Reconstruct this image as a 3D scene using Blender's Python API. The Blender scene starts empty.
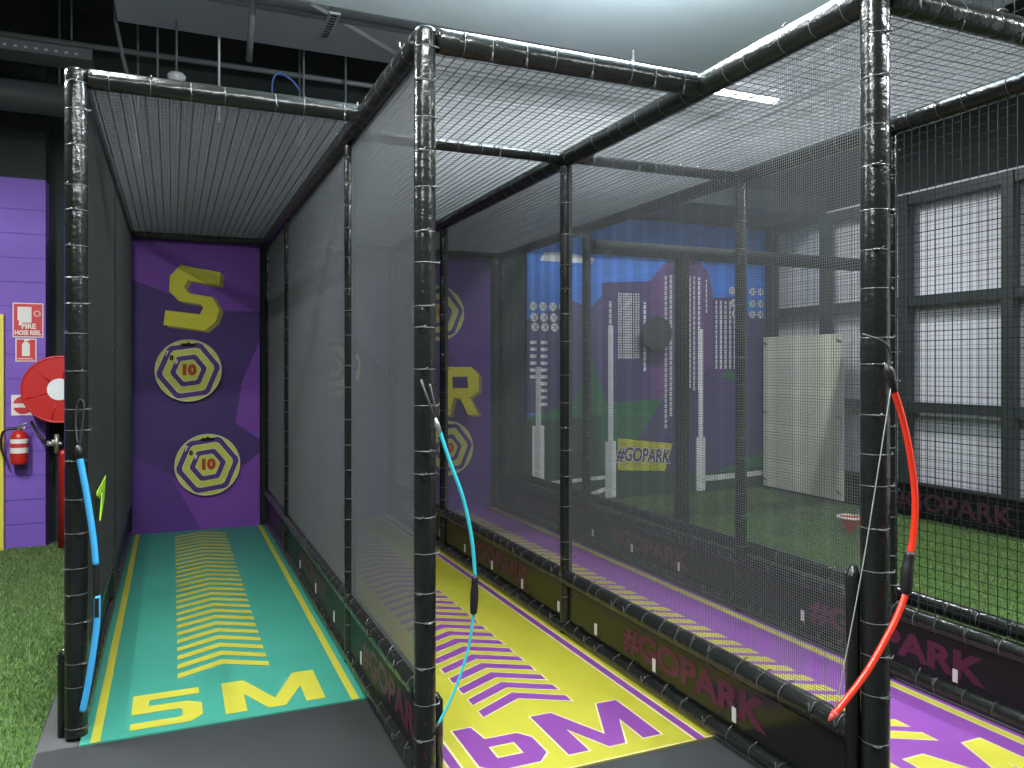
import bpy, math, random
from mathutils import Vector, Matrix
random.seed(7)
SC = bpy.context.scene
COL = SC.collection
PI = math.pi

# ------------------------------------------------------------------ materials
MATS = {}
def mat(name, rgb, rough=0.6, spec=0.5, metal=0.0, emit=None, strength=0.0, bump=None, vary=None, coat=0.0, wave=None):
    if name in MATS: return MATS[name]
    m = bpy.data.materials.new(name); m.use_nodes = True
    nt = m.node_tree; b = nt.nodes['Principled BSDF']
    b.inputs['Base Color'].default_value = (*rgb, 1)
    b.inputs['Roughness'].default_value = rough
    b.inputs['Specular IOR Level'].default_value = spec
    b.inputs['Metallic'].default_value = metal
    b.inputs['Coat Weight'].default_value = coat
    if emit:
        b.inputs['Emission Color'].default_value = (*emit, 1)
        b.inputs['Emission Strength'].default_value = strength
    tc = nt.nodes.new('ShaderNodeTexCoord')
    if vary:                                    # (scale, amount)
        n = nt.nodes.new('ShaderNodeTexNoise'); n.inputs['Scale'].default_value = vary[0]; n.inputs['Detail'].default_value = 4
        nt.links.new(tc.outputs['Object'], n.inputs['Vector'])
        r = nt.nodes.new('ShaderNodeMapRange')
        r.inputs['From Min'].default_value = .3; r.inputs['From Max'].default_value = .7
        r.inputs['To Min'].default_value = 1 - vary[1]; r.inputs['To Max'].default_value = 1 + vary[1]
        nt.links.new(n.outputs['Fac'], r.inputs['Value'])
        mx = nt.nodes.new('ShaderNodeVectorMath'); mx.operation = 'SCALE'; mx.inputs[0].default_value = rgb
        nt.links.new(r.outputs['Result'], mx.inputs['Scale']); nt.links.new(mx.outputs['Vector'], b.inputs['Base Color'])
    if bump:                                    # (scale, strength, distance)
        n = nt.nodes.new('ShaderNodeTexNoise'); n.inputs['Scale'].default_value = bump[0]; n.inputs['Detail'].default_value = 3
        nt.links.new(tc.outputs['Object'], n.inputs['Vector'])
        bp = nt.nodes.new('ShaderNodeBump'); bp.inputs['Strength'].default_value = bump[1]; bp.inputs['Distance'].default_value = bump[2]
        nt.links.new(n.outputs['Fac'], bp.inputs['Height']); nt.links.new(bp.outputs['Normal'], b.inputs['Normal'])
    if wave:                                    # horizontal ribs: (scale, strength, distance)
        w = nt.nodes.new('ShaderNodeTexWave'); w.bands_direction = 'Z'; w.inputs['Scale'].default_value = wave[0]
        nt.links.new(tc.outputs['Object'], w.inputs['Vector'])
        bp = nt.nodes.new('ShaderNodeBump'); bp.inputs['Strength'].default_value = wave[1]; bp.inputs['Distance'].default_value = wave[2]
        nt.links.new(w.outputs['Fac'], bp.inputs['Height']); nt.links.new(bp.outputs['Normal'], b.inputs['Normal'])
    MATS[name] = m
    return m

VINYL = mat('black_vinyl', (.011, .013, .011), .22, .5, bump=(42, .6, .005))
TIE = mat('cable_tie_plastic', (.09, .09, .09), .14, 1.0)
NETF = mat('fine_net_cord', (.085, .09, .092), .6, .3)
NETR = mat('roof_net_cord', (.05, .05, .052), .5, .4)
NETP = mat('roof_net_haze_cord', (.27, .28, .285), .6, .3)  # cord colour imitates the bright hazed ceiling behind the net
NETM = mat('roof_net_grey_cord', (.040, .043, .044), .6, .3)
NETL = mat('left_net_cord', (.030, .034, .033), .6, .3)
NETG = mat('field_net_cord', (.016, .020, .019), .6, .12)
BOARD = mat('gloss_black_board', (.009, .009, .009), .20, .38)
PINK = mat('pink_lettering', (.085, .014, .038), .4, .25)
CLIP = mat('pale_clip', (.62, .60, .56), .5)
TEAL = mat('teal_mat', (.052, .300, .220), .45, .4, vary=(1.3, .07))
YEL = mat('lane_yellow', (.52, .48, .050), .45, .4)
YMAT = mat('yellow_mat', (.41, .385, .035), .42, .4, vary=(1.3, .05))
PUR = mat('lane_purple', (.19, .050, .25), .42, .4)
PMAT = mat('purple_mat', (.24, .068, .33), .42, .4, vary=(1.3, .05))
CREAM = mat('cream_outline', (.66, .58, .30), .5)
RUBBER = mat('black_rubber', (.030, .033, .033), .62, .4, bump=(180, .3, .002), vary=(2.2, .15))
PWALL = mat('purple_wall_paint', (.215, .110, .50), .55, .3, vary=(1.5, .08))
PAN0 = mat('panel_indigo', (.085, .045, .19), .5, .3, wave=(14, .35, .004))
PAN1 = mat('panel_violet', (.23, .075, .43), .5, .3, wave=(14, .35, .004))
PAN2 = mat('panel_mid_purple', (.135, .052, .29), .5, .3, wave=(14, .35, .004))
LETY = mat('letter_yellow', (.86, .76, .05), .45, .4, wave=(14, .3, .004))
LETD = mat('letter_drop_olive', (.36, .27, .06), .5)
DISKY = mat('target_lime', (.74, .76, .13), .5, vary=(20, .06))
DISKP = mat('target_purple', (.115, .040, .23), .5)
DISKW = mat('target_cream', (.82, .80, .60), .5)
REDN = mat('number_red', (.55, .06, .02), .5)
BLK = mat('matt_black', (.012, .013, .013), .75, .2)
DARK = mat('dark_wall_paint', (.035, .042, .040), .8, .2, vary=(.8, .25))
CEIL = mat('ceiling_dark', (.055, .065, .063), .85, .2, vary=(.7, .2))
SOFF = mat('soffit_grey', (.42, .44, .49), .7, .3, vary=(.9, .08))
DUCT = mat('duct_grey_green', (.52, .58, .60), .6, .3, vary=(.9, .08))
PIPE = mat('galvanised_pipe', (.16, .17, .175), .45, .5)
STEEL = mat('bright_steel', (.6, .62, .64), .3, .5, metal=.8)
WHITE = mat('white_plastic', (.75, .76, .76), .45)
SIGNR = mat('sign_red', (.60, .035, .045), .5)
SIGNW = mat('sign_cream', (.78, .74, .68), .55)
REDP = mat('red_enamel', (.52, .018, .014), .35, .6)
BRASS = mat('dull_brass', (.45, .42, .34), .35, metal=.7)
CYAN = mat('cyan_fibreglass', (.04, .52, .60), .3, .6)
SKYB = mat('sky_blue_limb', (.06, .42, .85), .35, .5)
REDB = mat('red_fibreglass', (.78, .035, .012), .25, .7)
GRIP = mat('dark_grip', (.014, .012, .013), .45)
GREYS = mat('bow_string', (.30, .31, .30), .5)
LIME = mat('lime_plastic', (.45, .80, .03), .45)
FRAME = mat('dark_steel_frame', (.045, .052, .052), .5, .4)
PANEL = mat('pale_wall_panel', (.78, .77, .82), .7, .2, vary=(.6, .06))
BOARDW = mat('cream_target_board', (.66, .64, .52), .6, vary=(3, .05))
M_SKY = mat('mural_blue', (.06, .24, .82), .6)
M_CLD = mat('mural_white', (.80, .80, .82), .6)
M_B1 = mat('mural_dark_purple', (.075, .045, .17), .6)
M_B2 = mat('mural_mid_purple', (.16, .075, .24), .6)
M_B3 = mat('mural_slate_purple', (.085, .075, .19), .6)
M_GR = mat('mural_green', (.030, .16, .065), .6)
M_DG = mat('mural_dark_green', (.025, .07, .03), .6)
M_YL = mat('mural_yellow', (.62, .60, .03), .6)
M_OR = mat('cone_red', (.62, .07, .02), .5)
LAMP = mat('lamp_diffuser', (.9, .9, .9), .5, emit=(.90, .97, 1.0), strength=26)
YWALL = mat('wall_yellow', (.78, .66, .10), .5)

def turf_material():
    m = bpy.data.materials.new('artificial_turf'); m.use_nodes = True; nt = m.node_tree
    b = nt.nodes['Principled BSDF']; b.inputs['Roughness'].default_value = .85; b.inputs['Specular IOR Level'].default_value = .15
    tc = nt.nodes.new('ShaderNodeTexCoord')
    n1 = nt.nodes.new('ShaderNodeTexNoise'); n1.inputs['Scale'].default_value = 70; n1.inputs['Detail'].default_value = 5
    n2 = nt.nodes.new('ShaderNodeTexNoise'); n2.inputs['Scale'].default_value = 2.2
    for n in (n1, n2): nt.links.new(tc.outputs['Object'], n.inputs['Vector'])
    r = nt.nodes.new('ShaderNodeValToRGB')
    r.color_ramp.elements[0].position = .3; r.color_ramp.elements[0].color = (.030, .072, .012, 1)
    r.color_ramp.elements[1].position = .72; r.color_ramp.elements[1].color = (.13, .235, .055, 1)
    mx = nt.nodes.new('ShaderNodeMath'); mx.operation = 'MULTIPLY_ADD'; mx.inputs[1].default_value = .35
    nt.links.new(n2.outputs['Fac'], mx.inputs[0])
    sc = nt.nodes.new('ShaderNodeMath'); sc.operation = 'MULTIPLY'; sc.inputs[1].default_value = .65
    nt.links.new(n1.outputs['Fac'], sc.inputs[0]); nt.links.new(sc.outputs[0], mx.inputs[2])
    nt.links.new(mx.outputs[0], r.inputs['Fac']); nt.links.new(r.outputs['Color'], b.inputs['Base Color'])
    bp = nt.nodes.new('ShaderNodeBump'); bp.inputs['Strength'].default_value = .8; bp.inputs['Distance'].default_value = .02
    nt.links.new(n1.outputs['Fac'], bp.inputs['Height']); nt.links.new(bp.outputs['Normal'], b.inputs['Normal'])
    return m
TURF = turf_material()

# ------------------------------------------------------------------ builders
class MB:
    def __init__(s): s.v = []; s.f = []; s.mi = []; s.mats = []; s.smooth = []
    def slot(s, m):
        if m not in s.mats: s.mats.append(m)
        return s.mats.index(m)
    def add(s, vs, fs, m, sm=False):
        o = len(s.v); k = s.slot(m); s.v += [tuple(p) for p in vs]
        for f in fs: s.f.append([i + o for i in f]); s.mi.append(k); s.smooth.append(sm)
    def box(s, a, b, m):
        x0, y0, z0 = a; x1, y1, z1 = b
        s.add([(x0,y0,z0),(x1,y0,z0),(x1,y1,z0),(x0,y1,z0),(x0,y0,z1),(x1,y0,z1),(x1,y1,z1),(x0,y1,z1)],
              [(0,3,2,1),(4,5,6,7),(0,1,5,4),(1,2,6,5),(2,3,7,6),(3,0,4,7)], m)
    def tube(s, pts, rad, m, n=10, cap=True, sm=True):
        pts = [Vector(p) for p in pts]; R = rad if isinstance(rad, (list, tuple)) else [rad]*len(pts)
        vs = []; up = None
        for i, p in enumerate(pts):
            t = (pts[min(i+1, len(pts)-1)] - pts[max(i-1, 0)]).normalized()
            if up is None:
                up = Vector((0,0,1)) if abs(t.z) < .9 else Vector((0,1,0))
            a = t.cross(up).normalized(); c = a.cross(t).normalized(); up = c
            for k in range(n):
                w = 2*PI*k/n + PI/n; vs.append(p + (a*math.cos(w) + c*math.sin(w))*R[i])
        fs = []
        for i in range(len(pts)-1):
            for k in range(n):
                fs.append((i*n+k, i*n+(k+1)%n, (i+1)*n+(k+1)%n, (i+1)*n+k))
        if cap: fs.append(tuple(range(n))[::-1]); fs.append(tuple((len(pts)-1)*n+k for k in range(n)))
        s.add(vs, fs, m, sm)
    def poly(s, pts, m, thick=0, nrm=None):
        """flat polygon (any outline), optional thickness along nrm"""
        from mathutils.geometry import tessellate_polygon
        P = [Vector(p) for p in pts]; tri = tessellate_polygon([P])
        n0 = Vector((0,0,0))
        for i in range(len(P)): n0 += P[i].cross(P[(i+1) % len(P)])
        nrm = Vector(nrm) if nrm is not None else Vector((0,0,1))
        flip = n0.dot(nrm) < 0
        if flip: P = P[::-1]; tri = tessellate_polygon([P])
        top = []
        for t in tri:
            a, b, c = (P[i] for i in t)
            top.append(tuple(t) if (b-a).cross(c-a).dot(nrm) > 0 else tuple(t)[::-1])
        if thick <= 0:
            s.add(P, top, m); return
        N = len(P); q = [p - nrm*thick for p in P]
        fs = top + [tuple(N + i for i in t[::-1]) for t in top] + [(i, N+i, N+(i+1)%N, (i+1)%N) for i in range(N)]
        s.add(P + q, fs, m)
    def ring(s, c, ax, R, r, m, n=14, k=5):
        c = Vector(c); ax = Vector(ax).normalized(); u = ax.orthogonal().normalized(); w = ax.cross(u)
        vs = []; fs = []
        for i in range(n):
            t = 2*PI*i/n; d = u*math.cos(t) + w*math.sin(t)
            for j in range(k):
                q = 2*PI*j/k; vs.append(c + d*(R + r*math.cos(q)) + ax*(r*1.6*math.sin(q)))
        for i in range(n):
            for j in range(k):
                fs.append((i*k+j, ((i+1)%n)*k+j, ((i+1)%n)*k+(j+1)%k, i*k+(j+1)%k))
        s.add(vs, fs, m, True)
    def build(s, name, parent=None):
        me = bpy.data.meshes.new(name); me.from_pydata(s.v, [], s.f)
        for m in s.mats: me.materials.append(m)
        me.polygons.foreach_set('material_index', s.mi); me.polygons.foreach_set('use_smooth', s.smooth)
        me.update()
        o = bpy.data.objects.new(name, me); COL.objects.link(o)
        if parent:
            o.parent = parent; o.matrix_parent_inverse = Matrix.Translation(parent.location).inverted() if parent.type == 'EMPTY' and parent.parent is None else Matrix()
        return o

def tag(o, label=None, cat=None, group=None, kind=None):
    if label: o['label'] = label
    if cat: o['category'] = cat
    if group: o['group'] = group
    if kind: o['kind'] = kind
    return o
def thing(name, loc, label, cat, group=None):
    o = bpy.data.objects.new(name, None); o.location = loc; o.empty_display_size = .1; COL.objects.link(o)
    return tag(o, label, cat, group)
def struct(name, mb): return tag(mb.build(name), kind='structure')

def text_mesh(body, size, bold=0.0, shear=0.0, sx=1.0):
    """flat lettering in the XY plane, centred: list of verts and faces"""
    cu = bpy.data.curves.new('t', 'FONT'); cu.body = body; cu.size = size; cu.offset = bold; cu.shear = shear
    cu.align_x = 'CENTER'; cu.align_y = 'CENTER'; cu.resolution_u = 3
    o = bpy.data.objects.new('t', cu); COL.objects.link(o)
    dg = bpy.context.evaluated_depsgraph_get(); dg.update()
    me = bpy.data.meshes.new_from_object(o.evaluated_get(dg))
    vs = [(v.co.x*sx, v.co.y) for v in me.vertices]; fs = [tuple(p.vertices) for p in me.polygons]
    bpy.data.objects.remove(o); bpy.data.curves.remove(cu); bpy.data.meshes.remove(me)
    return vs, fs
def put_text(mb, body, size, org, right, up, m, bold=0.0, shear=0.0, sx=1.0):
    vs, fs = text_mesh(body, size, bold, shear, sx)
    O = Vector(org); R = Vector(right); U = Vector(up)
    mb.add([O + R*x + U*y for x, y in vs], fs, m)

# ------------------------------------------------------------------ camera
cam = bpy.data.cameras.new('camera'); co = bpy.data.objects.new('camera', cam); COL.objects.link(co)
cam.sensor_fit = 'HORIZONTAL'; cam.sensor_width = 36; cam.lens = 790/1024*36
cam.shift_y = -17/1024
cam.clip_start = .05
co.location = (0, 0, 1.5); co.rotation_euler = (PI/2, 0, -math.radians(23.286))
SC.camera = co

# ------------------------------------------------------------------ room
XL, XR, YB, YF, ZC = -4.0, 6.98, 7.82, -3.0, 4.6
m = MB(); m.box((XL, YF, -.1), (XR, YB+.3, 0), mat('concrete_floor', (.08, .08, .08), .8)); struct('floor', m)
m = MB(); m.box((XL, YF, ZC), (XR, YB+.3, ZC+.1), CEIL); struct('ceiling', m)
m = MB(); m.box((XL-.1, YF, 0), (XL, YB, ZC), DARK); struct('wall_left', m)
m = MB(); m.box((XL, YF-.1, 0), (XR, YF, ZC), DARK); struct('wall_front', m)
m = MB(); m.box((XR, YF, 0), (XR+.1, YB+.3, 3.3), PANEL); m.box((XR, YF, 3.3), (XR+.1, YB+.3, ZC), DARK); struct('wall_right', m)
m = MB(); m.box((-.97, YB, 0), (XR, YB+.1, ZC), DARK); struct('wall_back', m)
m = MB()
m.box((XL, 7.6, 0), (-.97, 7.82, 3.06), PWALL)
JO = mat('block_joint', (.11, .048, .33), .7)
for k in range(1, 15): m.box((-2.6, 7.597, k*.2), (-.97, 7.601, k*.2+.006), JO)
m.box((XL, 7.6, 3.06), (-.97, 7.82, ZC), DARK)
struct('wall_back_left', m)
m = MB(); m.box((-1.75, 7.555, 0), (-1.262, 7.6, 1.93), YWALL); struct('trim_1', m)

# turf: base sheets and standing blades (uncountable)
def turf(name, x0, y0, x1, y1, dens, h, label, seed, shade):
    rnd = random.Random(seed); m = MB()
    m.add([(x0,y0,.004),(x1,y0,.004),(x1,y1,.004),(x0,y1,.004)], [(0,1,2,3)], TURF)
    ms = [mat('turf_blade_dark', (.060, .105, .032), .6, .3), mat('turf_blade_mid', (.125, .200, .075), .6, .3), mat('turf_blade_light', (.24, .32, .15), .6, .3)]
    ix = [m.slot(q) for q in ms]
    n = int((x1-x0)*(y1-y0)*dens)
    for i in range(n):
        x = rnd.uniform(x0, x1); y = rnd.uniform(y0, y1); a = rnd.uniform(0, 2*PI); w = .0022
        hh = h*rnd.uniform(.6, 1.1); dx, dy = math.cos(a)*w, math.sin(a)*w; lx, ly = rnd.uniform(-.6, .6)*hh, rnd.uniform(-.6, .6)*hh
        o = len(m.v); m.v += [(x-dx, y-dy, .004), (x+dx, y+dy, .004), (x+lx, y+ly, .004+hh)]
        m.f.append([o, o+1, o+2]); m.mi.append(ix[rnd.choice(shade)]); m.smooth.append(False)
    return tag(m.build(name), label, 'turf', kind='stuff')
turf('turf', -1.9, 2.6, -.49, 7.6, 11000, .022, 'green artificial grass in front of the purple wall at the left', 3, (0,1,1,2))
turf('turf', 3.43, 1.0, 6.80, 7.80, 5200, .024, 'green artificial grass of the playing field behind the cage', 4, (0,0,1,1,2))

# rubber matting
m = MB()
m.poly([(-.48, -2.4, .008), (3.10, -2.4, .008), (3.10, 1.70, .008), (2.03, 1.70, .008), (2.03, 2.60, .008), (.86, 2.60, .008), (.86, 3.53, .008), (-.48, 3.53, .008)], RUBBER, .008)
tag(m.build('rubber_mat'), 'black rubber matting in front of the three lanes', 'rubber mat')

# ------------------------------------------------------------------ lane mats
def offs(pts, d):
    """outline grown outward by d (simple polygon in XY)"""
    n = len(pts); A = sum(pts[i][0]*pts[(i+1)%n][1] - pts[(i+1)%n][0]*pts[i][1] for i in range(n))
    sg = 1 if A > 0 else -1; out = []
    for i in range(n):
        p0 = Vector(pts[i-1]); p1 = Vector(pts[i]); p2 = Vector(pts[(i+1) % n])
        a = (p1-p0).normalized(); b = (p2-p1).normalized()
        na = Vector((a.y, -a.x))*sg; nb = Vector((b.y, -b.x))*sg; h = (na+nb)
        h = h.normalized() if h.length > 1e-6 else na
        k = d/max(.35, h.dot(na)); q = p1 + h*k; out.append((q.x, q.y))
    return out
def lay(mb, pts, z, m): mb.poly([(x, y, z) for x, y in pts], m)

G5 = [(-.16,3.942),(.114,3.942),(.114,3.868),(-.091,3.868),(-.094,3.803),(.061,3.803),(.122,3.757),(.122,3.632),(.075,3.575),(-.160,3.575),(-.160,3.640),(.025,3.640),(.042,3.655),(.042,3.715),(.030,3.730),(-.160,3.730)]
GM = [(.212,3.942),(.310,3.942),(.425,3.680),(.535,3.946),(.634,3.946),(.634,3.590),(.550,3.590),(.550,3.778),(.462,3.582),(.388,3.582),(.300,3.778),(.300,3.585),(.212,3.585)]
G6 = [(1.049,3.055),(1.129,3.055),(1.145,2.938),(1.285,2.938),(1.327,2.880),(1.327,2.745),(1.275,2.690),(1.10,2.690),(1.049,2.745)]
G6H = [(1.135,2.868),(1.243,2.868),(1.243,2.775),(1.135,2.775)]
G7 = [(2.20,2.157),(2.47,2.157),(2.47,2.070),(2.33,1.795),(2.235,1.795),(2.375,2.075),(2.20,2.075)]
def GMat(dx, dy): return [(x+dx, y+dy) for x, y in GM]

def lane(name, base, mark, edgecol, x0, x1, y0, cx, label, glyphs, holes, outline, lines):
    m = MB(); y1 = 7.76; zt = .014
    m.box((x0, y0, .0), (x1, y1, zt), base)
    for a, b in lines:
        if outline: lay(m, [(a-.010, y0+.01), (b+.010, y0+.01), (b+.010, y1), (a-.010, y1)], zt+.0008, CREAM)
        lay(m, [(a, y0), (b, y0), (b, y1), (a, y1)], zt+.0016, mark)
    k = 0; y = y0 + .565 if not outline else y0 + .525
    while y < y1 - .25:
        ch = [(cx-.21, y), (cx-.21, y+.062), (cx, y+.187), (cx+.21, y+.062), (cx+.21, y), (cx, y+.118)]
        if outline: lay(m, offs(ch, .007), zt+.0008, CREAM)
        lay(m, ch, zt+.0016, mark); y += .130
    for g in glyphs:
        if outline: lay(m, offs(g, .008), zt+.0008, CREAM)
        lay(m, g, zt+.0016, mark)
    for h in holes:
        if outline: lay(m, offs(h, .0), zt+.0020, CREAM); h = offs(h, -.008)
        lay(m, h, zt+.0024, base)
    if outline:
        lay(m, [(x0, y0), (x1, y0), (x1, y0+.008), (x0, y0+.008)], zt+.0012, CREAM)
    return tag(m.build(name), label, 'lane mat')
lane('lane_mat', TEAL, YEL, None, -.335, .815, 3.52, .235, 'teal lane mat with yellow chevrons and 5M in yellow', [G5, GM], [], False, [(-.297, -.262), (.737, .771)])
lane('lane_mat', YMAT, PUR, CREAM, .90, 2.012, 2.60, 1.424, 'bright yellow lane mat with purple chevrons and 6M', [G6, GMat(1.184, -.892)], [G6H], True, [(1.922, 1.960), (.945, .983)])
lane('lane_mat', PMAT, YEL, CREAM, 2.09, 3.155, 1.70, 2.585, 'purple lane mat with yellow chevrons, farthest right', [G7, GMat(2.335, -1.785)], [], True, [(3.083, 3.115), (2.11, 2.142)])

# ------------------------------------------------------------------ padded frame
ZT, ZR, ZL = 2.67, .322, .050
TIES = {}
def pad(frame, name, a, b, r, sp=.13, ties=True, skin=VINYL):
    """vinyl sleeve round a pipe, nipped in at each cable tie"""
    a = Vector(a); b = Vector(b); L = (b-a).length; d = (b-a)/L
    rnd = random.Random(int(a.x*977 + a.y*131 + b.y*17 + a.z*7 + b.z*3)); pts = []; R = []; spots = []
    n = max(2, round(L/sp)); ts = [0.0] + [(i + .5 + rnd.uniform(-.22, .22))*L/n for i in range(n)] + [L]
    for i in range(len(ts)-1):
        t0, t1 = ts[i], ts[i+1]
        if i > 0: spots.append((a + d*t0, d, r*.965))
        for f, q in ((0, .965), (.08, .995), (.35, 1.0+rnd.uniform(-.005, .02)), (.7, 1.0+rnd.uniform(-.005, .02)), (.93, .995)):
            pts.append(a + d*(t0 + (t1-t0)*f)); R.append(r*q)
    pts.append(b); R.append(r*.9)
    m = MB(); m.tube(pts, R, skin, 18); o = m.build(name, frame)
    if ties: TIES.setdefault(frame.name, []).extend((o, frame, s) for s in spots)
    return o
def tie_mesh(m, s):
    c, ax, R = s; m.ring(c, ax, R+.0010, .0013, TIE)
    # clipped tail facing the front of the lanes
    u = Vector((0, -1, 0)) if abs(ax.y) < .8 else Vector((-.5, 0, .86))
    u = (u - ax*u.dot(ax)).normalized(); w = ax.cross(u)
    ang = (math.sin(c.x*91 + c.y*57 + c.z*73))*.9; e = u*math.cos(ang) + w*math.sin(ang)
    p = c + e*(R+.001); t = ax.cross(e)
    m.tube([p - t*.008, p + e*.007, p + e*.012 + t*.014, p + e*.010 + t*.022 + ax*.008], [.004, .0038, .0028, .002], TIE, 5)
def finish_ties():
    cp = Vector((0, 0, 1.5))
    for fn, L in TIES.items():
        L.sort(key=lambda q: (q[2][0]-cp).length)
        for o, fr, s in L[:100]:
            m = MB(); tie_mesh(m, s); t = m.build('cable_tie', o)
        if L[100:]:
            m = MB()
            for o, fr, s in L[100:]: tie_mesh(m, s)
            tag(m.build('cable_tie', L[0][1]), kind='stuff')

XA, XB, XC, XD = -.355, .828, 2.03, 3.20
YE = 7.70
# green lane: its left side and cross beams
F1 = thing('cage_frame', (XA, 3.63, 0), 'black padded frame around the teal lane, leftmost of the cage', 'cage frame')
pad(F1, 'post', (XA, 3.63, .012), (XA, 3.63, ZT+.03), .043)
for y in (5.45, YE): pad(F1, 'post', (XA, y, .012), (XA, y, ZT), .034, .16)
pad(F1, 'top_beam', (XA, 3.67, ZT), (XA, YE, ZT), .040, .15)
pad(F1, 'cross_beam', (XA+.04, 3.63, ZT), (XB-.03, 3.63, ZT), .041, .15)
pad(F1, 'cross_beam', (XA+.04, YE, ZT), (XB-.03, YE, ZT), .037, .2)
pad(F1, 'rail', (XA, 3.68, ZR), (XA, YE-.04, ZR), .036, .16)
pad(F1, 'rail', (XA, 3.68, ZL), (XA, YE-.04, ZL), .036, .16)
m = MB(); m.tube([(XA-.050, 3.67, .006), (XA-.050, 3.67, .33), (XA-.042, 3.67, .355)], [.022, .022, .012], VINYL, 12); m.build('post_bumper', F1)
# yellow lane
F2 = thing('cage_frame', (XB, 2.71, 0), 'black padded frame with the tall middle post, between teal and yellow lanes', 'cage frame')
pad(F2, 'post', (XB, 2.71, .012), (XB, 2.71, ZT+.035), .039)
for y in (3.99, 6.32, YE): pad(F2, 'post', (XB, y, .012), (XB, y, ZT-.04), .030, .13)
pad(F2, 'top_beam', (XB, 2.74, ZT), (XB, YE, ZT), .050, .15)
pad(F2, 'cross_beam', (XB+.045, 2.71, ZT), (XC-.04, 2.71, ZT), .045, .14)
pad(F2, 'cross_beam', (XB+.045, 3.95, ZT), (XC-.04, 3.95, ZT), .034, .14)
pad(F2, 'cross_beam', (XB+.045, YE, ZT), (XC-.04, YE, ZT), .034, .2)
pad(F2, 'rail', (XB, 2.76, ZR), (XB, YE-.04, ZR), .038, .14)
pad(F2, 'rail', (XB, 2.76, ZL), (XB, YE-.04, ZL), .036, .16)
m = MB(); m.tube([(XB+.060, 2.755, .016), (XB+.060, 2.755, .285), (XB+.052, 2.755, .31)], [.022, .022, .012], VINYL, 12); m.build('post_bumper', F2)
# purple lane
F3 = thing('cage_frame', (XC, 1.83, 0), 'black padded frame with the nearest post, around the purple lane at right', 'cage frame')
pad(F3, 'post', (XC, 1.83, .012), (XC, 1.83, ZT+.04), .043)
for y in (3.95, 6.12, YE): pad(F3, 'post', (XC, y, .012), (XC, y, ZT-.04), .034, .15)
pad(F3, 'top_beam', (XC, 1.86, ZT), (XC, YE, ZT), .050, .15)
pad(F3, 'cross_beam', (XC+.045, 1.83, ZT), (XD-.04, 1.83, ZT), .045, .14)
pad(F3, 'cross_beam', (XC+.045, 3.92, ZT), (XD-.04, 3.92, ZT), .034, .16)
pad(F3, 'cross_beam', (XC+.045, YE, ZT), (XD-.04, YE, ZT), .034, .2)
pad(F3, 'rail', (XC, 1.88, ZR), (XC, YE-.04, ZR), .042, .13)
pad(F3, 'rail', (XC-.018, 1.88, .052), (XC-.018, YE-.04, .052), .028, .14)
m = MB(); m.tube([(XC-.056, 1.865, .016), (XC-.050, 1.872, .84), (XC-.044, 1.872, .87)], [.022, .022, .012], VINYL, 12); m.build('post_bumper', F3)
F4 = thing('cage_frame', (XD, 1.83, 0), 'black padded frame along the right side of the purple lane, next to the field', 'cage frame')
for y in (1.83, 2.80, 3.89, 5.85, YE): pad(F4, 'post', (XD, y, .012), (XD, y, ZT-.03 if y > 2 else ZT+.04), .036, .16)
pad(F4, 'top_beam', (XD, 1.83, ZT), (XD, YE, ZT), .050, .15)
pad(F4, 'rail', (XD, 1.86, ZR), (XD, YE-.04, ZR), .040, .14)
pad(F4, 'rail', (XD-.015, 1.86, .058), (XD-.015, YE-.04, .058), .040, .14)
pad(F4, 'rail', (XD+.13, 1.2, .365), (XD+.13, YE-.04, .365), .040, .16)
finish_ties()

# ------------------------------------------------------------------ nets (every cord is real)
def sidenet(name, x, y0, y1, z0, z1, c, r, m_, label, sag=0):
    m = MB(); n = int(round((y1-y0)/c)); q = int(round((z1-z0)/c))
    for i in range(n+1):
        y = y0 + (y1-y0)*i/n; m.tube([(x, y, z0), (x, y, z1)], r, m_, 4, False, False)
    for j in range(q+1):
        z = z0 + (z1-z0)*j/q; m.tube([(x, y0, z), (x, y1, z)], r, m_, 4, False, False)
    return tag(m.build(name), label, 'net')
def roofnet(name, x0, x1, y0, y1, z, c, r, m_, fine, fr, fm, label, sag=.012):
    """dark carrying cords over an added fine weave; its pale cords imitate ceiling haze"""
    m = MB()
    def h(x, y):
        y = min(max(y, y0+1e-4), y1-1e-4); x = min(max(x, x0+1e-4), x1-1e-4)
        return z - sag*math.sin(PI*(x-x0)/(x1-x0))*math.sin(PI*(y-y0)/(y1-y0))**.6
    for c_, r_, mm, dz in ((c, r, m_, -.0025), (fine, fr, fm, 0)):
        n = int(round((x1-x0)/c_)); q = int(round((y1-y0)/c_)); K = 12; J = 6
        for i in range(n+1):
            x = x0 + (x1-x0)*i/n; m.tube([(x, y0+(y1-y0)*k/K, h(x, y0+(y1-y0)*k/K)+dz) for k in range(K+1)], r_, mm, 4, False, False)
        for j in range(q+1):
            y = y0 + (y1-y0)*j/q; m.tube([(x0+(x1-x0)*k/J, y, h(x0+(x1-x0)*k/J, y)+dz) for k in range(J+1)], r_*(.8 if dz else 1), mm, 4, False, False)
    return tag(m.build(name), label, 'net')
FR = .00100
sidenet('side_net', XA+.03, 3.63, YE, ZR, ZT, .009, .0012, NETL, 'fine dark net left of the teal lane')
sidenet('side_net', XB, 2.71, YE, ZR, ZT, .010, .00106, NETF, 'fine dark net between the teal and the yellow lane')
sidenet('side_net', XC, 1.83, YE, ZR, ZT, .010, .00085, mat('grey_net_cord', (.095, .10, .102), .6, .25), 'fine grey net between the yellow and the purple lane')
sidenet('side_net', XD, 1.83, 2.80, ZR, ZT, .042, .0018, NETG, 'square mesh net at the front right of the purple lane')
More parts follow.
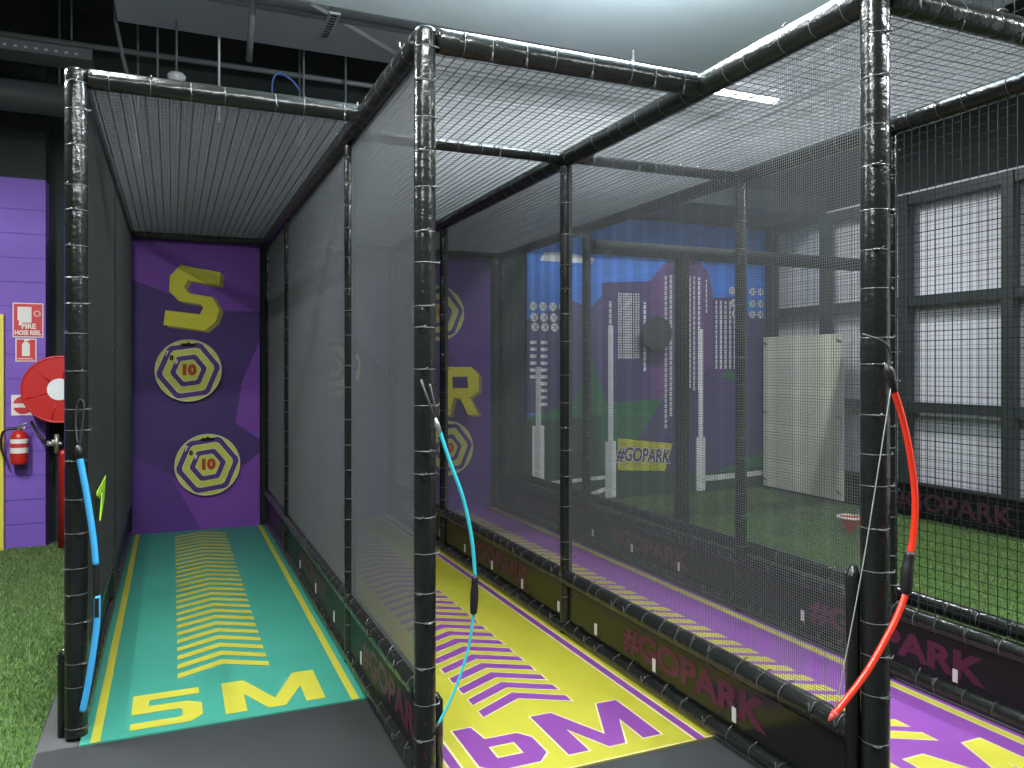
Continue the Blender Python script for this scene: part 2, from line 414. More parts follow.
sidenet('side_net', XD, 2.81, YE, ZR, ZT, .017, .0009, NETG, 'finer dark net between the purple lane and the field')
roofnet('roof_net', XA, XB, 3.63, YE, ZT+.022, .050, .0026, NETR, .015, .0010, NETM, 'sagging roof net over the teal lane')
roofnet('roof_net', XB, XC, 2.71, YE, ZT+.025, .045, .0024, NETR, .0125, .0011, NETP, 'roof net over the yellow lane, paled to imitate ceiling haze')
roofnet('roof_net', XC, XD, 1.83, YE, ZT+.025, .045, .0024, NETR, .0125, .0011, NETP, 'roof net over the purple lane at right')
sidenet('side_net', XD+.13, 1.2, 2.85, 2.74, 4.55, .048, .0016, NETG, 'upper square mesh net above the front right corner of the cage')
sidenet('side_net', 6.70, 2.6, 7.75, .012, 3.2, .048, .0020, NETG, 'dark net hanging in front of the pale wall panels')

# ------------------------------------------------------------------ kick boards
def kick(x, side, y0, y1, tx, texts, clips, label):
    t = thing('kick_board', (x, y0, 0), label, 'kick board')
    m = MB(); m.box((x-.01, y0, ZL+.02), (x+.01, y1, ZR-.02), BOARD if x > 1 and x < 3 else mat('satin_black_board', (.010, .010, .010), .42, .2)); m.build('board', t)
    f = x - .0112
    for yc in texts:
        m = MB(); put_text(m, '#GOPARK', .158, (f, yc, .185), (0, -1, 0), (0, 0, 1), PINK, bold=.007, sx=1.36)
        tag(m.build('lettering', t), 'pink lettering')
    for y in clips:
        m = MB(); m.box((f-.003, y-.012, .108), (f+.0, y+.012, .165), CLIP); tag(m.build('clip', t), 'pale clip')
    return t
kick(XB-.002, -1, 2.76, 7.66, 0, (3.15, 5.1, 6.9), (3.68, 4.35, 4.95, 5.6), 'black kick board with pink letters between the teal and the yellow lane')
kick(XC+.006, -1, 1.88, 7.66, 0, (2.83, 4.95, 6.8), (4.54, 4.03, 3.60, 3.06, 2.50, 5.05, 5.6, 6.2), 'black kick board with pink letters between the yellow and the purple lane')
kick(XD-.012, -1, 1.88, 7.66, 0, (2.80, 4.90, 6.8), (2.43, 3.35, 3.9, 4.5, 5.1, 5.7), 'black kick board with dim pink letters right of the purple lane')
kick(XA-.005, -1, 3.70, 7.66, 0, (), (), 'plain black kick board left of the teal lane')

# ------------------------------------------------------------------ back panels and targets
def flat(mb, pts, y, m_): mb.poly([(x, y, z) for x, z in pts], m_, 0, (0, -1, 0))
YP = 7.755
def panel(name, x0, x1, z1, label, shapes):
    m = MB(); m.box((x0, YP, .0), (x1, YP+.05, z1), PAN0)
    for k, (pts, mm) in enumerate(shapes): flat(m, [(min(max(x, x0), x1), z) for x, z in pts], YP-.001-.0008*k, mm)
    return tag(m.build(name), label, 'panel')
P1 = panel('back_panel', -.34, .757, 2.64, 'purple back panel of the teal lane with a yellow letter S', [
    ([(-.34, 2.64), (.79, 2.64), (.79, 2.02), (.35, 2.02), (-.34, 2.28)], PAN1),
    ([(.79, 1.75), (.60, 1.36), (.54, .98), (.79, .82)], PAN1),
    ([(-.34, .72), (.05, .50), (.79, .62), (.79, 0), (-.34, 0)], PAN2),
    ([(.0, .50), (.35, .36), (.79, .70), (.79, 0), (.25, 0)], PAN1)])
P2 = panel('back_panel', .87, 1.99, 2.64, 'purple back panel of the yellow lane seen through netting', [
    ([(.87, 2.64), (1.99, 2.64), (1.99, 1.4), (1.5, 2.0), (.87, 1.9)], PAN1), ([(.87, .9), (1.99, 1.1), (1.99, 0), (.87, 0)], PAN2)])
P3 = panel('back_panel', 2.07, 3.09, 2.64, 'purple back panel of the purple lane with a yellow letter R', [
    ([(2.07, 2.64), (3.16, 2.64), (3.16, 0), (2.6, 0), (2.9, 1.2), (2.5, 1.9), (2.07, 1.7)], PAN2)])
def glyph(parent, cx, cz, pts, holes, k=1.0, body=LETY):
    m = MB()
    P = [(cx+a*k, cz+b*k) for a, b in pts]; D = [(x+.035, z-.02) for x, z in P]
    def bev(L, y, mm): m.poly([(x, y, z) for x, z in L], mm, .003, (0, -1, 0))
    bev(D, YP-.006, LETD); bev(P, YP-.010, body)
    for h in holes: bev([(cx+a*k, cz+b*k) for a, b in h], YP-.0135, PAN0)
    tag(m.build('lettering', parent), 'yellow block letter')
S = [(510,60),(540,28),(655,48),(652,88),(560,72),(550,92),(562,110),(632,122),(652,160),(640,195),(610,220),(492,203),(497,160),(595,172),(605,152),(598,143),(535,133),(508,105)]
glyph(P1, .165, 2.125, [((a-572)*.00295, (125-(b-(a-572)*.03))*.0031) for a, b in S], [])
Rg = [(-.22,.25),(.12,.25),(.20,.17),(.20,.0),(.10,-.07),(.20,-.25),(.08,-.25),(-.01,-.07),(-.08,-.07),(-.12,-.25),(-.24,-.25)]
glyph(P3, 2.755, 1.25, Rg, [[(-.09,.15),(.07,.15),(.08,.03),(-.09,.03)]])
Pg = [(-.18,.2),(.12,.2),(.18,.13),(.18,-.02),(.12,-.08),(-.05,-.08),(-.05,-.22),(-.18,-.22)]
glyph(P2, 1.24, .62, Pg, [[(-.06,.10),(.07,.10),(.07,.02),(-.06,.02)]])

def target(cx, cz, rot, label, r=.278):
    t = thing('throwing_target', (cx, YP, cz), label, 'target', 'numbered hexagon targets')
    m = MB(); N = 40
    rim = [(cx+r*math.cos(2*PI*i/N), cz+r*math.sin(2*PI*i/N)) for i in range(N)]
    m.poly([(x, YP-.035, z) for x, z in rim], DISKY, .034, (0, -1, 0))
    m.tube([(x, YP-.035, z) for x, z in rim+rim[:1]], .004, DISKW, 6, False)
    def hexa(R, y, mm, out=.006):
        for RR, yy, q in ((R+out, y, DISKW), (R, y-.0006, mm)):
            pts = []
            for i in range(6):
                a = rot + i*PI/3
                for da in (-.07, .07): pts.append((cx+RR*math.cos(a+da), cz+RR*math.sin(a+da)))
            flat(m, pts, yy, q)
    hexa(.266, YP-.0362, DISKP); hexa(.212, YP-.0380, DISKY); hexa(.152, YP-.0398, DISKP); hexa(.100, YP-.0416, DISKY)
    o = m.build('target_face', t)
    m = MB(); put_text(m, '10', .122, (cx-.002, YP-.0432, cz+.002), (1, 0, 0), (0, 0, 1), REDN, bold=.009, sx=1.05); tag(m.build('number', t), 'red number ten')
    m = MB()
    for ch, dx, dz, mm in (('7', -.182, .152, DISKW), ('8', -.142, .112, BLK), ('9', -.104, .076, DISKW)):
        put_text(m, ch, .060, (cx+dx, YP-.0432, cz+dz), (1, 0, 0), (0, 0, 1), mm, bold=.0025)
    m.build('ring_numbers', t)
    m = MB(); m.poly([(cx+a, YP-.0395, cz+b) for a, b in ((-.072,.228),(-.05,.244),(-.015,.246),(0,.258),(.015,.246),(.05,.244),(.068,.228),(.03,.218),(-.04,.216))], BLK, .002, (0, -1, 0))
    m.build('handle_slot', t)
    return t
target(.138, 1.468, math.radians(8), 'lime and purple target hanging just under the yellow S')
target(.300, .608, math.radians(8), 'lime and purple target lower on the teal lane panel')
target(1.42, 1.50, math.radians(8), 'target seen faintly through the net of the yellow lane')
target(2.50, 2.05, math.radians(8), 'target above the yellow R, half hidden by the post')
target(2.60, .665, math.radians(8), 'target below the yellow R at the end of the purple lane')

# ------------------------------------------------------------------ bows
def curve(pts, n=6):
    P = [Vector(p) for p in pts]; out = []
    for i in range(len(P)-1):
        p0 = P[max(i-1, 0)]; p1 = P[i]; p2 = P[i+1]; p3 = P[min(i+2, len(P)-1)]
        for k in range(n):
            t = k/n; out.append(.5*((2*p1) + (p2-p0)*t + (2*p0-5*p1+4*p2-p3)*t*t + (3*p1-p0-3*p2+p3)*t**3))
    out.append(P[-1]); return out
def limb(parent, pts, r, m_, name='limb'):
    c = curve(pts); m = MB(); m.tube(c, r, m_, 10); return m.build(name, parent)
def grip(parent, a, b, bulge, r, name='handle'):
    a = Vector(a); b = Vector(b); mid = (a+b)/2 + Vector(bulge)
    c = curve([a, a*.65+mid*.35, mid, b*.65+mid*.35, b], 4); N = len(c)
    R = [r*(.8 + .45*math.sin(PI*i/(N-1))**.5 - .15*math.exp(-((i/(N-1)-.3)/.1)**2)) for i in range(N)]
    m = MB(); m.tube(c, R, GRIP, 12); return m.build(name, parent)
def cordtube(parent, pts, r, m_, name): m = MB(); m.tube(curve(pts, 5), r, m_, 6); return m.build(name, parent)

B = thing('archery_bow', (2.05, 1.72, .93), 'red archery bow hung on the nearest post at right', 'bow', 'archery bows hung on the posts')
y = 1.72
limb(B, [(1.981,y,1.437),(2.022,y,1.34),(2.056,y,1.218),(2.073,y,1.096),(2.066,y,.99),(2.052,y,.937)], .0098, REDB)
grip(B, (2.052,y,.94), (2.035,y,.815), (-.004,0,0), .0145)
limb(B, [(2.037,y,.822),(2.012,y,.775),(1.969,y,.712),(1.88,y,.609),(1.79,y,.533),(1.745,y,.500)], .0098, REDB)
m = MB(); m.tube([(1.952,y,1.51),(1.960,y-.004,1.488),(1.978,y,1.45),(1.986,y,1.425)], [.006,.016,.013,.010], GRIP, 10); m.build('nock_tip', B)
m = MB(); m.tube([(1.753,y,.506),(1.740,y,.494),(1.728,y,.486)], [.011,.009,.004], mat('red_tip', (.45,.06,.05), .4), 8); m.build('nock_tip', B)
cordtube(B, [(1.962,y,1.50),(1.97,y,1.535),(1.955,y+.01,1.575),(1.93,1.785,1.60)], .0035, GRIP, 'hanging_cord')
cordtube(B, [(1.975,y,1.45),(1.90,y,1.10),(1.85,y,.88),(1.752,y,.505)], .0016, GREYS, 'string')
B = thing('archery_bow', (.975, 2.60, .70), 'thin cyan archery bow hung on the middle post', 'bow', 'archery bows hung on the posts')
y = 2.60
limb(B, [(.846,y,1.285),(.885,y,1.171),(.935,y,1.036),(.966,y,.893),(.978,y,.762)], [.0065]*25, CYAN)
grip(B, (.978,y,.766), (.972,y,.634), (.000,0,0), .0115)
limb(B, [(.974,y,.642),(.951,y,.51),(.903,y,.378),(.842,y,.267)], .0048, CYAN)
m = MB(); m.tube([(.832,y,1.325),(.838,y,1.303),(.848,y,1.275)], [.004,.009,.008], STEEL, 8); m.build('nock_tip', B)
m = MB(); m.tube([(.846,y,.275),(.836,y,.246),(.828,y+.02,.225)], [.008,.007,.004], GRIP, 8); m.build('nock_tip', B)
cordtube(B, [(.838,y,1.30),(.815,y+.01,1.37),(.80,y+.035,1.43),(.80,2.662,1.455)], .005, GRIP, 'hanging_cord')
cordtube(B, [(.838,y,1.31),(.83,y+.01,1.38),(.825,y+.04,1.44)], .004, GRIP, 'hanging_cord')
B = thing('archery_bow', (-.28, 3.55, .65), 'sky blue archery bow hung on the leftmost post', 'bow', 'archery bows hung on the posts')
y = 3.55
limb(B, [(-.336,y,1.145),(-.322,y,1.06),(-.308,y,.972),(-.288,y,.82),(-.279,y,.712)], .0125, SKYB)
grip(B, (-.279,y,.72), (-.278,y,.575), (.002,0,0), .010)
limb(B, [(-.274,y,.588),(-.274,y,.50),(-.282,y,.412),(-.307,y,.236),(-.326,y,.135)], .0125, SKYB)
m = MB(); m.box((-.283,y-.0145,.505), (-.267,y-.012,.580), GRIP); m.build('bow_label', B)
m = MB(); m.tube([(-.342,y,1.19),(-.338,y,1.17),(-.335,y,1.138)], [.008,.016,.014], GRIP, 10); m.build('nock_tip', B)
m = MB(); m.tube([(-.324,y,.145),(-.330,y+.01,.118)], [.013,.008], GRIP, 10); m.build('nock_tip', B)
cordtube(B, [(-.338,y,1.18),(-.325,y+.02,1.30),(-.325,3.58,1.36),(-.345,3.585,1.36),(-.352,3.575,1.28),(-.342,y,1.19)], .004, GRIP, 'hanging_cord')

# lime tag on the left net
t = MB(); L = [(0,.0),(.075,.012),(.058,-.09),(.030,-.150),(.022,-.148),(.036,-.07),(.040,-.035),(.014,-.040),(.010,-.02),(.048,-.012),(.048,-.004),(.0,-.016)]
t.poly([(XA+.060, 3.83+a*6.5, .960+b) for a, b in L], LIME, .004, (1, 0, 0))
tag(t.build('lime_tag'), 'lime green tapered tag on the net behind the sky blue bow', 'tag')

# ------------------------------------------------------------------ fire safety corner
Y0 = 7.6
def sign(name, x0, x1, z0, z1, label, draw):
    t = thing(name, (x0, Y0, z0), label, 'sign')
    m = MB(); m.box((x0, Y0-.004, z0), (x1, Y0, z1), SIGNW); m.box((x0+.008, Y0-.0055, z0+.008), (x1-.008, Y0-.004, z1-.008), SIGNR); m.build('sign_board', t)
    m = MB(); draw(m, (x0+x1)/2, (z0+z1)/2); m.build('sign_print', t); return t
def d1(m, cx, cz):
    y = Y0-.0065
    flat(m, [(cx-.075,cz+.11),(cx+.025,cz+.11),(cx+.025,cz-.02),(cx-.04,cz-.02),(cx-.05,cz-.045),(cx-.065,cz-.045),(cx-.065,cz),(cx-.075,cz)], y, SIGNW)
    m.ring((cx+.065, y, cz+.055), (0,1,0), .022, .004, SIGNW)
    put_text(m, 'FIRE', .058, (cx+.005, y-.001, cz-.052), (1,0,0), (0,0,1), SIGNW, bold=.002)
    put_text(m, 'HOSE REEL', .050, (cx, y-.001, cz-.105), (1,0,0), (0,0,1), SIGNW, bold=.002, sx=.78)
def d2(m, cx, cz):
    y = Y0-.0065
    flat(m, [(cx-.028,cz-.05),(cx+.028,cz-.05),(cx+.028,cz+.05),(cx+.012,cz+.068),(cx-.012,cz+.068),(cx-.028,cz+.05)], y, SIGNW)
    flat(m, [(cx-.012,cz+.07),(cx+.03,cz+.082),(cx+.03,cz+.09),(cx-.012,cz+.088)], y, SIGNW)
    flat(m, [(cx-.06,cz-.075),(cx+.05,cz-.075),(cx+.05,cz-.068),(cx-.06,cz-.068)], y, SIGNW)
def d3(m, cx, cz):
    y = Y0-.0065
    m.box((cx-.085, y-.0005, cz-.085), (cx+.085, y, cz+.085), SIGNW)
    flat(m, [(cx+.075*math.cos(a*PI/12), cz+.075*math.sin(a*PI/12)) for a in range(24)], y-.001, SIGNR)
    m.box((cx-.075, y-.003, cz-.02), (cx+.075, y-.0015, cz+.014), SIGNW)
sign('fire_sign', -1.205, -.985, 1.745, 2.03, 'red fire hose reel sign on the purple wall, topmost', d1)
sign('fire_sign', -1.185, -1.035, 1.545, 1.735, 'small red sign showing an extinguisher, under the hose reel sign', d2)
sign('fire_sign', -1.215, -1.04, 1.10, 1.27, 'cream sign with red circle, partly behind the hose reel', d3)
t = thing('fire_hose_reel', (-.85, 7.5, 1.3), 'round red fire hose reel beside the leftmost post', 'fire hose reel')
def disc(m, c, r, y0, y1, mm, n=32):
    m.tube([(c[0], y0, c[1]), (c[0], y0, c[1])], [.001, r], mm, n, False, False); m.tube([(c[0], y0, c[1]), (c[0], y1, c[1])], r, mm, n, False, True); m.tube([(c[0], y1, c[1]), (c[0], y1, c[1])], [r, .001], mm, n, False, False)
def disk(m, c, r, y0, y1, mm, n=36):
    pts = [(c[0]+r*math.cos(2*PI*i/n), y0, c[1]+r*math.sin(2*PI*i/n)) for i in range(n)]; m.poly(pts, mm, y1-y0, (0, -1, 0))
m = MB(); disk(m, (-.838, 1.318), .268, 7.335, 7.35, REDP)
m.ring((-.838, 7.342, 1.318), (0,1,0), .266, .010, REDP, 36, 6); m.build('reel_disc', t)
m = MB()
for a in range(6):
    w = a*PI/3+.3; m.tube([(-.838+.09*math.cos(w), 7.335, 1.318+.09*math.sin(w)), (-.838+.25*math.cos(w), 7.335, 1.318+.25*math.sin(w))], .006, REDP, 6)
m.build('rib', t)
m = MB(); disk(m, (-.838, 1.318), .088, 7.325, 7.335, WHITE); tag(m.build('hub_label', t), 'white round hub label')
m = MB()
for k in range(5):
    for R in (.17, .205): m.ring((-.838, 7.37+k*.03, 1.318), (0,1,0), R, .013, GRIP, 30, 6)
m.build('hose', t)
m = MB(); disk(m, (-.838, 1.318), .268, 7.50, 7.515, REDP); m.tube([(-.838, 7.50, 1.318), (-.838, 7.755, 1.318)], .03, REDP, 12); m.build('reel_disc', t)
m = MB(); m.tube([(-1.05, 7.42, 1.06), (-.98, 7.38, .93), (-.93, 7.36, .885)], .012, GRIP, 8); m.tube([(-.93, 7.36, .885), (-.875, 7.36, .87)], [.024, .016], BRASS, 8); m.build('nozzle', t)
m = MB(); m.tube([(-.865, 7.40, .80), (-.865, 7.40, .95)], .018, BRASS, 10); m.tube([(-.90, 7.40, .90), (-.83, 7.40, .87)], .010, WHITE, 8); m.build('valve', t)
m = MB(); m.tube([(-.822, 7.45, 0), (-.822, 7.45, .78), (-.84, 7.44, .81)], .042, REDP, 12); tag(m.build('water_pipe', t), 'red upright water pipe')
t = thing('fire_extinguisher', (-1.145, 7.5, .70), 'small red fire extinguisher hanging on the purple wall', 'fire extinguisher')
m = MB(); m.tube([(-1.145, 7.51, z) for z in (.705, .712, .73, .93, .965, .985)], [.050, .062, .064, .064, .050, .020], REDP, 20); m.build('cylinder', t)
m = MB(); m.tube([(-1.145, 7.51, z) for z in (.80, .915)], .0652, SIGNW, 20, False); m.build('extinguisher_label', t)
m = MB(); m.tube([(-1.145, 7.51, z) for z in (.845, .880)], .0658, SIGNR, 20, False); m.build('label_band', t)
m = MB(); m.tube([(-1.145, 7.51, .98), (-1.145, 7.51, 1.01)], .02, BRASS, 10); m.tube([(-1.16, 7.50, 1.01), (-1.08, 7.46, 1.045)], .008, BRASS, 8); m.tube([(-1.15, 7.50, 1.0), (-1.09, 7.46, 1.005)], .008, BRASS, 8); m.build('handle', t)
cordtube(t, [(-1.16, 7.50, 1.0), (-1.25, 7.49, .98), (-1.27, 7.50, .86), (-1.24, 7.50, .74)], .010, GRIP, 'hose')
m = MB(); m.box((-1.175, 7.58, .78), (-1.115, 7.60, .96), GRIP); m.build('bracket', t)

# ------------------------------------------------------------------ field: wall frame, mural, board
t = thing('wall_frame', (6.85, 4.7, 0), 'dark steel frame holding the pale panels along the right wall', 'frame')
for y in (1.52, 2.59, 3.65, 4.70, 5.79, 6.86, 7.74):
    m = MB(); m.box((6.80, y-.055, 0), (6.90, y+.055, 3.24), FRAME); m.build('upright', t)
for z in (.30, 1.10, 2.16, 3.19):
    m = MB(); m.box((6.815, 1.0, z-.05), (6.885, 7.78, z+.05), FRAME); m.build('crossbar', t)
t = thing('kick_board', (6.78, 4, 0), 'black kick board with faint pink letters at the foot of the pale wall', 'kick board')
m = MB(); m.box((6.76, 1.0, .0), (6.79, 7.78, .33), BOARD); m.build('board', t)
for yc in (5.25, 3.2):
    m = MB(); put_text(m, '#GOPARK', .24, (6.758, yc, .17), (0, -1, 0), (0, 0, 1), mat('faint_pink', (.075, .018, .045), .5), bold=.006, sx=1.15); m.build('lettering', t)
t = thing('target_board', (6.62, 7.1, 0), 'plain cream board tied to the net beside the mural', 'board')
m = MB(); m.box((6.62, 6.39, .06), (6.64, 7.63, 1.86), BOARDW); m.build('board', t)
for y in (6.43, 7.59):
    for z in (.14, .95, 1.78):
        m = MB(); m.tube([(6.60, y-.03, z), (6.612, y, z), (6.60, y+.03, z+.02)], .008, GRIP, 6); m.build('cable_tie', t)
t = thing('field_frame', (4.32, 6.06, 0), 'dark padded post and beam standing on the field in front of the mural', 'frame')
pad(t, 'post', (4.31, 6.06, 0), (4.31, 6.06, 2.53), .068, .2, False, BLK)
pad(t, 'top_beam', (3.37, 6.06, 2.55), (6.66, 6.06, 2.55), .066, .25, False, BLK)
m = MB(); disk(m, (5.09, 1.885), .195, 7.62, 7.65, FRAME); m.tube([(5.09, 7.65, 1.885), (5.09, 7.79, 1.885)], .03, BLK, 8)
tag(m.build('round_target'), 'plain dark disc in front of the city mural', 'target')
m = MB(); m.tube([(5.60, 5.32, z) for z in (.006, .02, .14, .15)], [.02, .03, .105, .108], M_OR, 16); m.ring((5.60, 5.32, .15), (0,0,1), .108, .008, SIGNW, 18, 5)
tag(m.build('field_cup'), 'small red flared cup on the green field', 'cup')

YM = 7.80
t = thing('mural', (3.53, YM, 0), 'mural of a city skyline with white goal posts and blue sky', 'mural')
m = MB(); m.box((3.53, YM-.012, 0), (6.79, YM+.015, 3.20), M_SKY)
lv = [0]
def A(pts, mm):
    lv[0] += 1; flat(m, pts, YM-.0125-.0006*lv[0], mm)
def R4(x0, z0, x1, z1, mm): A([(x0,z0),(x1,z0),(x1,z1),(x0,z1)], mm)
A([(3.68,2.66),(4.33,2.66),(4.36,2.72),(4.0,2.77),(3.74,2.75)], M_CLD)
A([(3.53,2.02),(3.8,2.12),(4.05,2.25),(4.3,2.15),(4.45,2.3),(4.5,1.0),(3.53,1.0)], M_B3)
A([(3.75,0),(3.75,1.9),(4.0,1.95),(4.0,0)], M_B1)
A([(4.45,.9),(4.45,2.45),(5.12,2.50),(5.12,.9)], M_B1)
A([(5.10,.7),(5.10,2.50),(5.28,2.70),(5.45,2.80),(5.72,2.80),(5.9,2.66),(5.98,2.4),(5.98,.7)], M_B2)
A([(5.98,.7),(5.98,2.33),(6.42,2.36),(6.42,2.15),(6.79,2.1),(6.79,.7)], M_B1)
A([(3.53,0),(3.53,.95),(4.1,1.1),(4.3,1.65),(4.5,1.1),(5.2,1.12),(6.79,1.35),(6.79,0)], M_GR)
A([(4.7,.25),(4.95,.70),(5.3,1.15),(5.75,1.35),(6.0,1.55),(6.79,1.5),(6.79,.45),(5.9,.2)], M_B1)
A([(6.1,1.38),(6.2,1.46),(6.35,1.42),(6.32,1.34)], M_GR)
A([(3.53,0),(3.53,.30),(4.5,.34),(6.0,.22),(6.79,.28),(6.79,0)], M_DG)
A([(3.5,.32),(3.5,.9),(4.45,.95),(4.45,.32)], M_DG)
y_ = YM-.0125-.0006*(lv[0]+1)
for i in range(9):                                        # lit windows
    for j in range(26): m.box((4.66+i*.033, y_, 1.60+j*.029), (4.66+i*.033+.023, y_+.0005, 1.60+j*.029+.02), M_CLD)
def stripe(x, z0, z1, w=.032):
    z = z0
    while z < z1: m.box((x-w/2, y_, z), (x+w/2, y_+.0005, min(z+.05, z1)), M_CLD); z += .06
for x, a, b in ((4.56,1.75,2.25),(5.02,1.45,2.25),(5.31,.78,2.58),(5.38,.92,2.58),(5.44,1.0,2.58),(5.645,1.25,2.58),(5.71,1.22,2.58),(5.78,1.22,2.57),(5.885,2.15,2.55)): stripe(x, a, b)
for i in range(6): stripe(6.03+i*.07, 1.48, 2.30, .026)
for i in range(2):
    for j in range(6 + 4*i): m.box((3.56+i*.13, y_, 1.75-j*.075), (3.64+i*.13, y_+.0005, 1.785-j*.075), M_CLD)
def lampdot(x, z):
    pts = [(x+.048*math.cos(a*PI/6), z+.048*math.sin(a*PI/6)) for a in range(12)]; flat(m, pts, y_-.0003, M_CLD)
    m.tube([(x-.03, y_-.0006, z-.03), (x+.03, y_-.0006, z+.03)], .003, BLK, 4); m.tube([(x-.03, y_-.0006, z+.03), (x+.03, y_-.0006, z-.03)], .003, BLK, 4)
for r, z in enumerate((2.16, 2.04, 1.935)):
    for i in range(4): lampdot(3.60+i*.118+r*.012, z)
for r, z in enumerate((2.43, 2.28, 2.15)):
    lampdot(6.27+r*.02, z)
    for i in range(2): lampdot(6.58+i*.125, z)
for x, ta, zb in ((3.66, 1.50, .20), (4.565, 1.97, .0), (5.805, 1.95, .0)):
    m.box((x-.032, y_-.001, zb+.5), (x+.032, y_, ta), M_CLD); m.box((x-.07, y_-.002, zb+.02), (x+.07, y_, zb+.66), M_CLD)
for L in ([(3.7,.205),(4.5,.235),(4.5,.275),(3.7,.245)], [(4.2,.03),(4.52,.10),(4.52,.15),(4.2,.07)], [(5.85,.13),(6.79,.16),(6.79,.22),(5.85,.20)]): flat(m, L, y_-.001, M_CLD)
m.build('mural_panel', t)
m = MB(); m.poly([(x, y_-.002, z) for x, z in ((4.655,.690),(5.40,.60),(5.30,.285),(4.665,.325))], M_YL, .002, (0,-1,0))
put_text(m, '#GOPARK', .215, (5.005, y_-.0045, .475), (1, 0, -.09), (0.12, 0, 1), M_CLD, bold=.014, sx=.72)
put_text(m, '#GOPARK', .215, (5.005, y_-.0055, .475), (1, 0, -.09), (0.12, 0, 1), M_B1, bold=.006, sx=.72)
tag(m.build('sign_lettering', t), 'yellow sign with dark lettering')

# ------------------------------------------------------------------ ceiling
m = MB(); m.box((-.36, 2.0, 4.0), (5.3, 6.37, 4.25), SOFF); tag(m.build('trim_2'), kind='structure')
m = MB(); m.box((.4, 1.2, 3.74), (3.9, 4.95, 3.9), DUCT)
tag(m.build('trim_3'), kind='structure')
def pipe(name, pts, r, mm, label, cat):
    m = MB(); m.tube(pts, r, mm, 10); return tag(m.build(name), label, cat)
pipe('conduit', [(-2.5, 6.68, 3.9), (6.0, 6.66, 3.9)], .022, PIPE, 'thin dark conduit running crosswise behind the grey soffit', 'pipe')
pipe('conduit', [(-.30, 5.62, 3.955), (3.0, 5.60, 3.955)], .022, PIPE, 'grey conduit fixed under the soffit', 'pipe')
pipe('steel_rod', [(.88, 5.50, 3.985), (1.64, 6.12, 3.985)], .016, WHITE, 'bright slanting rod above the middle post', 'rod')
t = pipe('hanger_bracket', [(.49, 5.40, 3.98), (.49, 5.75, 3.62)], .022, PIPE, 'grey hanging bracket over the teal lane', 'bracket')
m = MB(); m.box((.90, 4.96, 3.70), (.97, 5.36, 3.712), STEEL); m.box((.93, 5.14, 3.712), (.942, 5.152, 4.0), STEEL)
for k in range(9):
    m.box((.915, 4.98+k*.042, 3.6985), (.955, 5.0+k*.042, 3.7005), BLK)
tag(m.build('slotted_bracket'), 'short slotted steel bracket under the ceiling by the middle post', 'bracket')
for x, y, z0, mm, lab in ((.33, 6.42, 3.45, WHITE, 'white threaded rod behind the teal lane beam'), (-.25, 6.95, 3.6, PIPE, 'short grey threaded rod at the left behind the beam'), (1.02, 7.05, 3.5, PIPE, 'grey threaded rod near the middle of the beam'),
                        (.98, 6.55, 3.35, PIPE, 'grey threaded rod beside the blue cable loop'), (-.10, 6.5, 3.4, PIPE, 'faint threaded rod near the smoke detector'), (1.33, 6.6, 3.4, PIPE, 'threaded rod farthest right behind the beam')):
    pipe('threaded_rod', [(x, y, z0-.08), (x, y, ZC)], .009, mm, lab, 'rod')
t = thing('smoke_detector', (.03, 6.2, 3.6), 'white dome detector above the teal lane beam', 'detector')
m = MB(); m.tube([(.03, 6.2, z) for z in (3.555, 3.57, 3.60, 3.62)], [.025, .055, .066, .05], WHITE, 20); m.build('detector_head', t)
m = MB(); m.tube([(.03, 6.2, 3.62), (.03, 6.2, 4.0)], .008, PIPE, 6); m.build('drop_rod', t)
m = MB(); m.tube(curve([(.72, 6.4, 3.46), (.72, 6.4, 3.72), (.77, 6.4, 3.80), (.88, 6.45, 3.77), (.95, 6.53, 3.72)]), .008, mat('blue_cable', (.12, .2, .55), .5), 6)
tag(m.build('cable_loop'), 'blue cable loop above the teal lane beam', 'cable')
m = MB()
for k in range(17): m.ring((2.95, 4.72, 3.70-k*.022), (0, 1, 0) if k % 2 else (1, 0, 0), .008, .0025, WHITE, 8, 4)
tag(m.build('hanging_chain'), 'short pale chain above the yellow lane beam', 'chain')
m = MB()
for x in (-3.2, -2.0, -.8): m.tube([(x, 7.0, 3.6), (x, 7.0, ZC)], .008, PIPE, 6)
m.tube([(-3.9, 7.0, 3.56), (-.55, 7.0, 3.56)], .12, mat('duct_dark', (.075, .085, .085), .45), 24)
tag(m.build('round_duct'), 'round dark duct high on the left above the purple wall', 'duct')
m = MB()
for x in (-3.0, -1.9, -.7): m.tube([(x, 6.82, 3.8), (x, 6.82, ZC)], .008, PIPE, 6)
m.box((-3.9, 6.7, 3.80), (-.55, 6.95, 3.82), PIPE); m.box((-3.9, 6.69, 3.80), (-.55, 6.70, 3.90), PIPE)
for k in range(40): m.box((-3.2+k*.065, 6.688, 3.825), (-3.18+k*.065, 6.69, 3.84), CLIP)
tag(m.build('cable_tray'), 'perforated dark cable tray above the round duct', 'cable tray')
pipe('flexible_conduit', [(-.385, 6.42, ZC), (-.375, 6.40, 4.0), (-.33, 6.32, 3.75), (-.26, 6.35, 3.45), (-.22, 6.4, 3.0)], .014, PIPE, 'drooping grey conduit above the left end of the beam', 'pipe')
m = MB(); m.box((3.4, 6.9, 3.24), (6.9, 7.8, 3.45), FRAME); tag(m.build('trim_4'), kind='structure')

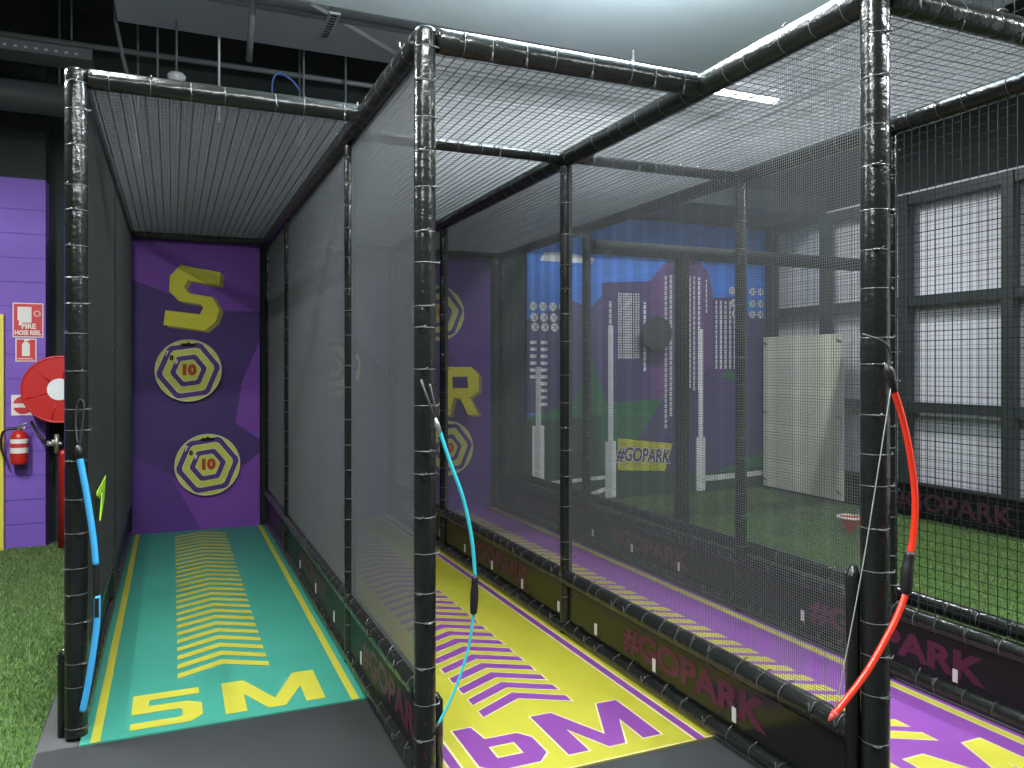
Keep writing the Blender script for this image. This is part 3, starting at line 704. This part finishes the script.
# ------------------------------------------------------------------ lamps (the battens of the hall and added unseen lights)
def batten(x, y, z, L, along, label, power, up=0.0):
    t = thing('ceiling_light', (x, y, z), label, 'ceiling light', 'linear ceiling lights')
    dx, dy = (L/2, .035) if along == 'x' else (.035, L/2)
    m = MB(); m.box((x-dx, y-dy, z+.03), (x+dx, y+dy, z+.07), WHITE); m.build('lamp_body', t)
    m = MB(); m.box((x-dx+.02, y-dy+.005, z), (x+dx-.02, y+dy-.005, z+.03), LAMP); m.build('diffuser', t)
    m = MB(); m.tube([(x, y, z+.07), (x, y, max(z+.08, 3.74 if .4 < x and y < 4.95 else 4.0))], .006, PIPE, 6); m.build('drop_rod', t)
    la = bpy.data.lights.new('lamp_glow', 'AREA'); la.shape = 'RECTANGLE'; la.size = L; la.size_y = .07; la.energy = power; la.color = (.93, .98, 1.0)
    lo = bpy.data.objects.new('lamp_glow', la); COL.objects.link(lo); lo.location = (0, 0, -.006); lo.parent = t
    if along == 'y': lo.rotation_euler = (0, 0, PI/2)
    if up:  # added upward light, brightens the ceiling in place of haze
        lb = bpy.data.lights.new('lamp_glow', 'AREA'); lb.shape = 'RECTANGLE'; lb.size = L; lb.size_y = .07; lb.energy = up; lb.color = (.80, .92, 1.0)
        lp = bpy.data.objects.new('lamp_glow', lb); COL.objects.link(lp); lp.location = (0, 0, .076); lp.parent = t
        lp.rotation_euler = (PI, 0, PI/2 if along == 'y' else 0)
batten(4.70, 5.72, 3.93, .85, 'x', 'bright linear ceiling light seen through the roof net at right', 55)
batten(1.95, 3.1, 3.35, 1.3, 'x', 'linear ceiling light above the yellow lane', 60, 170)
batten(-.32, 3.4, 3.80, 1.2, 'y', 'added unseen light brightening the back panel of the teal lane', 50)  # unseen lamp added to brighten the back panel and its targets
batten(.6, 1.6, 3.3, 1.3, 'x', 'linear ceiling light above the front of the lanes', 60, 6)
batten(-1.7, 4.4, 3.4, 1.3, 'y', 'linear ceiling light above the grass at the left', 110)
batten(5.0, .9, 3.5, 1.3, 'y', 'linear ceiling light above the field at right', 110, 20)
batten(3.0, .2, 3.3, 1.3, 'x', 'added ambient fill light behind the viewer at right', 60)  # out of view, added as ambient fill
batten(-1.2, .6, 3.3, 1.3, 'x', 'added ambient fill light behind the viewer at left', 50)  # second added fill for ambient light, also unseen

w = bpy.data.worlds.new('world'); w.use_nodes = True; SC.world = w
w.node_tree.nodes['Background'].inputs[0].default_value = (.5, .55, .6, 1); w.node_tree.nodes['Background'].inputs[1].default_value = .03
vs = SC.view_settings; vs.view_transform = 'Standard'; vs.look = 'None'; vs.exposure = .66; vs.gamma = 1; vs.use_curve_mapping = False
SC.cycles.max_bounces = 6
